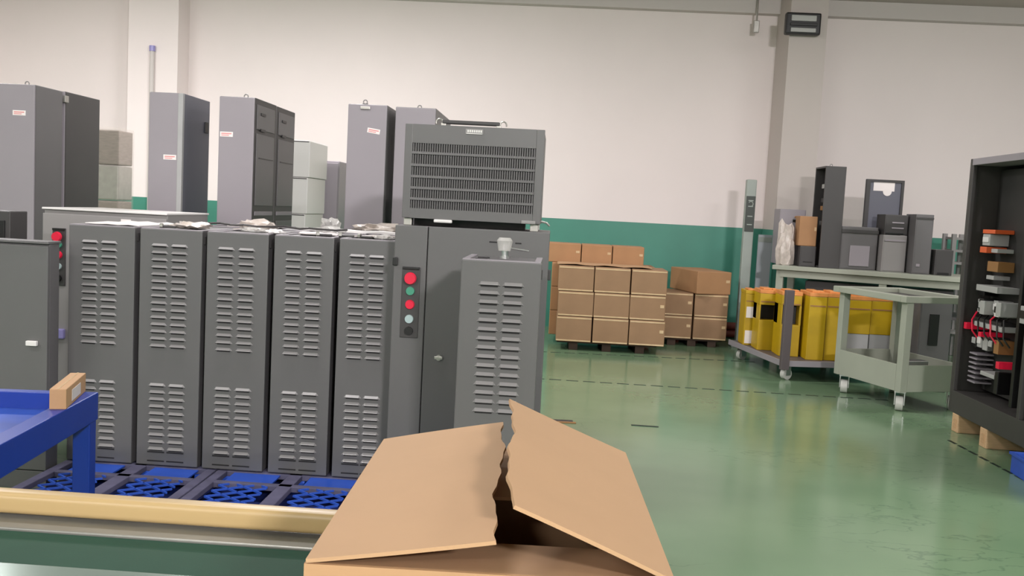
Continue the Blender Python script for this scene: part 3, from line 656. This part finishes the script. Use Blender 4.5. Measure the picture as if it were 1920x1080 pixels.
def yellow_box(label, x0, x1, y, d, z1, lower=None, cut=None, labels=False):
    cx = (x0+x1)/2; h = (x1-x0)/2; z0 = 0.201; Hh = z1-z0
    o = thing('yellow_box', label, 'box', (cx, y, z0), 0, 'yellow boxes on the flat cart')
    if lower:
        MB().box(-h+0.004, h-0.004, 0.004, d-0.004, 0, lower-z0, 0.004).build('tray', M['whitebox'], o)
        MB().box(-h, h, 0, d, lower-z0, Hh-0.05, 0.006).build('sleeve', M['yellow'], o)
    elif cut:
        a, b = cut[0]-z0, cut[1]-z0
        mb = MB(); mb.box(-h, h, 0, d, 0, a, 0.005); mb.box(-h, h, 0, d, b, Hh-0.05, 0.005); mb.box(h-0.02, h, 0, d, a, b); mb.box(-h, h, d*0.5, d, a, b); mb.box(-h, -h+0.012, 0.0, d, a, b)
        mb.build('body', M['yellow'], o)
        MB().box(-h+0.012, h-0.02, d*0.42, d*0.5, a, b).build('hollow', M['black'], o)
    else: MB().box(-h, h, 0, d, 0, Hh-0.05, 0.006).build('body', M['yellow'], o)
    mb = MB(); mb.box(-h-0.003, h+0.003, -0.003, d+0.003, Hh-0.05, Hh-0.012, 0.004); mb.build('lid', M['yellow'] if labels else M['orange'], o)
    mb = MB(); mb.box(-h*0.7, h*0.2, 0.02, d*0.7, Hh-0.012, Hh+0.006, 0.004); mb.box(h*0.3, h*0.8, 0.05, d*0.5, Hh-0.012, Hh+0.002, 0.004); mb.build('packing', M['orange'], o)
    if labels:
        for (a, b) in ((0.30, 0.42), (0.02, 0.16)): MB().box(-h*0.8, h*0.9, -0.004, 0.0, a, b).build('label', M['label'], o)
    MB().box(-h*0.9, h*0.9, -0.003, 0.0, Hh*0.78, Hh*0.80).build('fold_line', M['brownp'], o)
    return o
yellow_box('yellow box at the far left end of the flat cart, with white labels', 2.08, 2.23, 10.20, 0.28, 0.81, labels=True)
yellow_box('yellow box with a dark cut-out, second from the left on the flat cart', 2.16, 2.36, 9.86, 0.30, 0.85, cut=(0.52, 0.68))
yellow_box('yellow box with a cut-out just left of the cart corner post', 2.30, 2.50, 9.50, 0.30, 0.87, cut=(0.52, 0.72))
yellow_box('yellow box just right of the cart corner post', 2.53, 2.70, 9.33, 0.38, 0.885)
yellow_box('yellow box right against the left post of the grey trolley', 2.71, 2.88, 9.36, 0.38, 0.885)
yellow_box('yellow box with a white lower half, left one seen through the grey trolley', 2.94, 3.17, 9.44, 0.36, 0.865, lower=0.475)
yellow_box('yellow box with a white lower half, right one seen through the grey trolley', 3.18, 3.42, 9.47, 0.36, 0.865, lower=0.475)

# ------------------------------------------------------------------ grey trolley
gc = thing('grey_trolley', 'grey green open trolley on casters before the yellow boxes', 'trolley', (2.955, 7.93, 0), R(19))
LW, LD = 0.66, 0.92
for x, y in ((0, 0), (LW-0.07, 0), (0, LD-0.07), (LW-0.07, LD-0.07)):
    MB().box(x, x+0.07, y, y+0.07, 0.165, 0.93, 0.006).build('post', M['cart'], gc)
MB().box(0.0, 0.014, 0.07, LD-0.07, 0.17, 0.40, 0.003).build('side_panel', M['cart'], gc); MB().box(LW-0.014, LW, 0.07, LD-0.07, 0.17, 0.40, 0.003).build('side_panel', M['cart'], gc)
MB().box(0.07, LW-0.07, 0.0, 0.014, 0.17, 0.40, 0.003).build('end_panel', M['cart'], gc); MB().box(0.07, LW-0.07, LD-0.014, LD, 0.17, 0.40, 0.003).build('end_panel', M['cart'], gc)
MB().box(0.014, LW-0.014, 0.014, LD-0.014, 0.17, 0.19).build('lower_shelf', M['darkgrey'], gc)
MB().box(-0.04, LW+0.04, -0.03, 0.04, 0.93, 0.985, 0.006).build('top_rail', M['cart'], gc); MB().box(-0.04, LW+0.04, LD-0.04, LD+0.05, 0.93, 0.985, 0.006).build('top_rail', M['cart'], gc)
MB().box(-0.04, 0.05, 0.04, LD-0.04, 0.93, 0.985, 0.006).build('top_rail', M['cart'], gc); MB().box(LW-0.05, LW+0.04, 0.04, LD-0.04, 0.93, 0.985, 0.006).build('top_rail', M['cart'], gc)
MB().box(0.05, LW-0.05, 0.04, LD-0.04, 0.93, 0.945).build('top_shelf', M['darkgrey'], gc)
for x in (0.06, LW-0.06):
    for y in (0.07, LD-0.09): caster(gc, x, y, 0.17, 0.062, 0.06, 0.9)
pt = thing('spare_part', 'dark part with a bright metal edge lying on the lower trolley shelf', 'part', (3.12, 8.22, 0.19), R(20))
MB().box(-0.10, 0.10, -0.06, 0.06, 0, 0.16, 0.006).build('block', M['black'], pt); MB().box(-0.10, 0.14, -0.075, 0.03, 0.16, 0.222, 0.004).build('bracket', M['steel'], pt)

# ------------------------------------------------------------------ work bench with loose units
wb = thing('work_bench', 'long grey green workbench behind the trolley, crowded with grey units', 'bench', (2.48, 10.83, 0), R(-23))
MB().box(0, 2.17, 0, 0.95, 1.012, 1.062, 0.005).build('top', M['cart'], wb)
MB().box(0.1, 2.07, 0.08, 0.85, 0.60, 0.63).build('shelf', M['darkgrey'], wb)
MB().box(0.08, 2.09, 0.05, 0.09, 0.93, 1.012).build('apron', M['cart'], wb)
for x in (0.04, 1.15, 2.05):
    for y in (0.06, 0.85): MB().box(x, x+0.08, y, y+0.08, 0, 1.012, 0.005).build('leg', M['cart'], wb)
MB().box(0.35, 1.9, 0.2, 0.7, 0.63, 0.90, 0.01).build('drawer_box', M['darkgrey'], wb)
def unit(name, label, x0, x1, y, d, z1, m, extra=None, z0=1.063, cat='box'):
    o = thing(name, label, cat, ((x0+x1)/2, y, z0)); h = (x1-x0)/2
    MB().box(-h, h, 0, d, 0, z1-z0, 0.006).build('body', M[m], o)
    MB().box(-h+0.01, h-0.01, -0.004, 0.0, 0.012, z1-z0-0.012, 0.002).build('front_panel', M[m], o)
    for (nm, bx, mm) in (extra or []): MB().box(*bx, 0.002).build(nm, M[mm], o)
    return o
# tall open-sided cabinet
tc = thing('open_cabinet', 'tall dark cabinet with an open left side on the workbench', 'cabinet', (2.968, 10.706, 1.063))
MB().box(0.0, 0.228, 0, 0.02, 0, 1.145, 0.004).build('front_panel', M['darkgrey'], tc); MB().box(0.208, 0.228, 0.02, 0.42, 0, 1.145).build('side_panel', M['darkgrey'], tc)
MB().box(0.0, 0.208, 0.40, 0.42, 0, 1.145).build('back_panel', M['darkgrey'], tc); MB().box(0.0, 0.208, 0.02, 0.40, 1.125, 1.145).build('top_panel', M['darkgrey'], tc)
MB().box(0.0, 0.208, 0.02, 0.40, 0.0, 0.02).build('bottom_panel', M['darkgrey'], tc); MB().box(0.12, 0.14, 0.02, 0.40, 0.02, 1.125).build('mounting_plate', M['rackin'], tc)
for z, mm in ((0.90, 'greyp'), (0.65, 'brownp'), (0.74, 'black'), (0.48, 'greyp')): MB().box(0.05, 0.12, 0.08, 0.30, z, z+0.05, 0.004).build('module', M[mm], tc)
eye(tc, 0.11, 0.2, 1.145)
unit('grey_box', 'brown grey unit at the left end of the workbench, behind the brown carton', 2.60, 2.90, 11.15, 0.3, 1.71, 'greylight', [('slot', (0.0, 0.12, -0.012, -0.003, 0.50, 0.53), 'black'), ('slot', (0.02, 0.13, -0.012, -0.003, 0.55, 0.57), 'brownp')])
bc = carton('brown carton standing among the units on the workbench', 2.755, 2.955, 10.83, 11.03, 1.297, 1.636, 'carton2', 'loose units on the workbench', tape=False)
unit('grey_box', 'dark unit carrying the brown carton on the workbench', 2.777, 2.957, 10.81, 0.26, 1.296, 'darkgrey', [('slot', (-0.05, 0.05, -0.012, -0.003, 0.05, 0.06), 'black')])
mb = MB(); mb.bm.free(); mb.bm = blob(0.10, 0.09, 0.40, 21)
o = mb.build('wrapped_part', M['bag'], None, True); o.location = (2.635, 10.95, 1.061); tag(o, 'crumpled plastic wrapped part at the left end of the workbench', 'bag')
pn = thing('door_panel', 'dark grey panel with a pale paper at its top, standing on the workbench', 'panel', (3.758, 11.08, 1.063))
MB().box(-0.215, 0.215, 0, 0.03, 0, 1.04, 0.004).build('sheet', M['bluegrey'], pn)
mb = MB(); mb.box(-0.215, -0.17, -0.02, 0.0, 0, 1.04); mb.box(0.185, 0.215, -0.02, 0.0, 0, 1.04); mb.box(-0.17, 0.185, -0.02, 0, 1.012, 1.04); mb.build('frame', M['darkgrey'], pn)
MB().box(-0.13, 0.11, -0.006, 0.0, 0.91, 1.01).build('paper', M['label'], pn); MB().cyl((0.03, 0.0, 0.905), (0.03, -0.008, 0.905), 0.05, n=18).build('paper', M['label'], pn)
unit('wide_unit', 'wide dark grey unit with a pale front plate in the middle of the workbench', 3.20, 3.605, 10.72, 0.33, 1.546, 'grey', [('plate', (-0.10, 0.12, -0.014, -0.003, 0.04, 0.27), 'greylight'), ('rim', (-0.205, 0.205, -0.016, -0.003, 0.41, 0.45), 'darkgrey')])
unit('base_unit', 'pale grey box under the slotted drawer unit on the workbench', 3.625, 3.885, 10.6, 0.3, 1.472, 'greypale', [('rim', (-0.115, 0.115, -0.012, -0.003, 0.34, 0.36), 'greylight')])
unit('drawer_unit', 'dark slotted drawer unit on top of the pale grey box', 3.636, 3.89, 10.62, 0.28, 1.70, 'darkgrey', [('slot', (-0.05, 0.08, -0.012, -0.003, 0.13, 0.145), 'greylight'), ('slot', (-0.05, 0.08, -0.012, -0.003, 0.07, 0.085), 'greylight'), ('slot', (-0.11, 0.08, -0.012, -0.003, 0.005, 0.025), 'black')], z0=1.474)
unit('upright_unit', 'pale grey upright unit near the right end of the workbench', 3.906, 4.097, 10.44, 0.3, 1.716, 'grey', [('cap', (-0.092, 0.092, -0.014, 0.1, 0.60, 0.62), 'darkgrey'), ('clip', (-0.06, -0.02, -0.012, -0.003, 0.08, 0.11), 'greylight')])
unit('dark_unit', 'small dark unit at the right end of the workbench', 4.134, 4.325, 10.41, 0.26, 1.34, 'darkgrey', [('foot', (-0.06, 0.06, -0.012, -0.003, 0.0, 0.03), 'black')])
sf = thing('tall_rack', 'pale tall frame by the wall between the workbench and the dark rack', 'rack', (4.92, 11.6, 0))
for x in (-0.10, 0.10): MB().box(x-0.025, x+0.025, 0, 0.05, 0, 1.52, 0.004).build('post', M['greypale'], sf)
for z in (0.3, 0.7, 1.15, 1.3, 1.45): MB().box(-0.10, 0.10, 0.005, 0.3, z, z+0.03).build('shelf', M['greypale'], sf)
for x in (-0.10, 0.10): MB().box(x-0.025, x+0.025, 0.27, 0.32, 0, 1.52, 0.004).build('post', M['greypale'], sf)
# further cabinet seen through the trolley
unit('floor_cabinet', 'grey cabinet on the floor seen through the trolley beside the yellow boxes', 3.50, 3.80, 9.05, 0.35, 0.88, 'grey', [('window', (-0.06, 0.03, -0.014, -0.003, 0.45, 0.75), 'black')], z0=0.0, cat='cabinet')

# ------------------------------------------------------------------ open rack at the right edge
rk = thing('open_rack', 'dark open control rack full of wired devices at the right edge', 'rack', (3.15, 7.42, 0.14))
def K(x0, x1, y0, y1, z0, z1, nm, m, bev=0.003, par=None): return MB().box(x0, x1, y0, y1, z0, z1, bev).build(nm, M[m], par or rk)
RD, RH, LN = 0.55, 1.965, 2.2
K(0, RD, -0.035, 0, 0, RH, 'end_panel', 'rack'); K(0, RD, -LN, -LN+0.035, 0, RH, 'end_panel', 'rack')
K(0, RD, -LN+0.035, -0.035, RH-0.05, RH, 'top_panel', 'greylight'); K(RD-0.02, RD, -LN+0.035, -0.035, 0.17, RH-0.05, 'back_panel', 'rackin')
K(0, RD, -LN+0.035, -0.035, 0, 0.17, 'plinth', 'rack')
K(0.0, 0.03, -0.06, -0.035, 0.17, RH-0.05, 'inner_post', 'rack'); K(0.0, 0.03, -1.10, -1.06, 0.17, RH-0.05, 'inner_post', 'rack')
K(0.20, 0.23, -0.72, -0.08, 0.2, RH-0.08, 'mounting_plate', 'rackin'); K(0.20, 0.23, -2.1, -0.80, 0.2, RH-0.08, 'mounting_plate', 'rackin')
K(0.06, 0.23, -0.86, -0.82, 0.2, RH-0.3, 'divider', 'black')
MP = 0.20
def dev(y, z, wy, h, d, m, nm='device', cap=None):
    o = MB().box(MP-d, MP, y-wy, y, z, z+h, 0.004).build(nm, M[m], rk)
    if cap: MB().box(MP-d-0.006, MP-d, y-wy*0.9, y-wy*0.1, z+h*0.3, z+h*0.75, 0.001).build('terminal_cover', M[cap], o)
rnd = random.Random(5)
dev(-0.18, 1.40, 0.20, 0.03, 0.14, 'orangep'); dev(-0.19, 1.31, 0.12, 0.085, 0.14, 'greyp', cap='white'); dev(-0.18, 1.255, 0.11, 0.045, 0.15, 'orangep'); dev(-0.30, 1.26, 0.1, 0.03, 0.12, 'greyp')
dev(-0.26, 1.12, 0.17, 0.075, 0.12, 'brownp'); dev(-0.26, 1.06, 0.12, 0.03, 0.12, 'greyp')
dev(-0.20, 0.97, 0.34, 0.045, 0.16, 'greyp', 'terminal_row'); dev(-0.12, 0.93, 0.09, 0.03, 0.1, 'black')
for k in range(6): dev(-0.14-0.085*k, 0.80+0.012*(k % 2), 0.075, 0.10, 0.11+0.03*(k % 3), ['greyp', 'black', 'greyp', 'greyp', 'white', 'greyp'][k], cap=['black', 'greyp', None, 'white', 'black', None][k])
dev(-0.10, 0.70, 0.46, 0.06, 0.12, 'rackin', 'duct'); dev(-0.2, 0.70, 0.44, 0.035, 0.15, 'greyp', 'terminal_row')
for k in range(5): dev(-0.12-0.09*k, 0.53+0.01*(k % 2), 0.075, 0.10, 0.12, ['black', 'greyp', 'greyp', 'rackin', 'brownp'][k], cap=['greyp', 'white', None, 'greyp', None][k])
dev(-0.07, 0.66, 0.04, 0.05, 0.17, 'red'); dev(-0.30, 0.63, 0.05, 0.035, 0.16, 'red'); dev(-0.62, 0.44, 0.05, 0.05, 0.16, 'red')
for k in range(7): dev(-0.12, 0.26+0.036*k, 0.13, 0.012, 0.13, 'greylight', 'fin')
dev(-0.35, 0.35, 0.22, 0.03, 0.14, 'greyp'); dev(-0.58, 0.25, 0.05, 0.16, 0.14, 'black')
for k in range(5): dev(-0.98-0.12*k, 1.50-0.11*(k % 3), 0.10, 0.10, 0.16, ['greyp', 'white', 'greyp', 'rackin', 'greyp'][k], cap='black')
for k in range(5): dev(-0.90-0.14*k, 1.15-0.14*(k % 2), 0.12, 0.09, 0.16, ['greyp', 'greyp', 'white', 'black', 'greyp'][k], cap='black')
for k in range(5): dev(-0.90-0.14*k, 0.80-0.2*(k % 2), 0.12, 0.12, 0.16, ['greyp', 'brownp', 'white', 'black', 'greyp'][k], cap='black')
for k in range(6):
    y0 = -0.14-0.1*k; mb = MB()
    mb.tube([(0.09, y0, 0.80), (0.045, y0-0.03, 0.74+0.01*k), (0.04, y0-0.06, 0.66), (0.085, y0-0.07, 0.60)], 0.006, 6); mb.build('wire', M['black'] if k % 3 else M['red'], rk, True)
def block(label, x, y, rz=0.0):
    o = thing('wood_block', label, 'block', (x, y, 0), rz, 'wood blocks under the dark rack')
    MB().box(-0.10, 0.45, -0.055, 0.055, 0, 0.14, 0.006).build('body', M['woodblk'], o); MB().box(-0.103, -0.0995, -0.03, 0.02, 0.03, 0.1).build('end_grain', M['wood'], o)
block('pale wood block under the far end of the dark rack', 3.25, 7.28); block('pale wood block under the dark rack, second from its far end', 3.25, 6.80)
block('pale wood block under the near end of the dark rack', 3.25, 5.4)
bp_ = thing('blue_bin', 'blue plastic bin on the floor below the dark rack at the right edge', 'bin', (3.00, 5.72, 0), R(-4))
mb = MB(); mb.box(0, 0.012, 0, 0.4, 0, 0.135, 0.003); mb.box(0.25, 0.262, 0, 0.4, 0, 0.135, 0.003); mb.box(0.012, 0.25, 0, 0.012, 0, 0.135, 0.003); mb.box(0.012, 0.25, 0.388, 0.4, 0, 0.135, 0.003); mb.box(0.012, 0.25, 0.012, 0.388, 0, 0.012); mb.build('tub', M['pallet'], bp_)
mb = MB(); mb.box(-0.012, 0.274, -0.012, 0.0, 0.118, 0.135, 0.002); mb.box(-0.012, 0.274, 0.4, 0.412, 0.118, 0.135, 0.002); mb.box(-0.012, 0.0, 0, 0.4, 0.118, 0.135, 0.002); mb.build('lip', M['pallet'], bp_)

# small things on the floor
o = thing('floor_scrap', 'short dark strip lying on the floor beyond the open carton', 'strip', (0.09, 6.78, 0), R(4))
MB().box(-0.13, 0.10, -0.02, 0.02, 0, 0.012, 0.003).build('strip', M['black'], o); MB().box(-0.02, 0.12, -0.05, -0.02, 0, 0.008, 0.002).build('scrap', M['brownp'], o)
o = thing('floor_scrap', 'dark strip lying on the open green floor', 'strip', (0.73, 6.8, 0), R(-2))
MB().box(-0.11, 0.09, -0.008, 0.008, 0, 0.006, 0.002).build('strip', M['mark'], o)
bpy.context.view_layer.update()
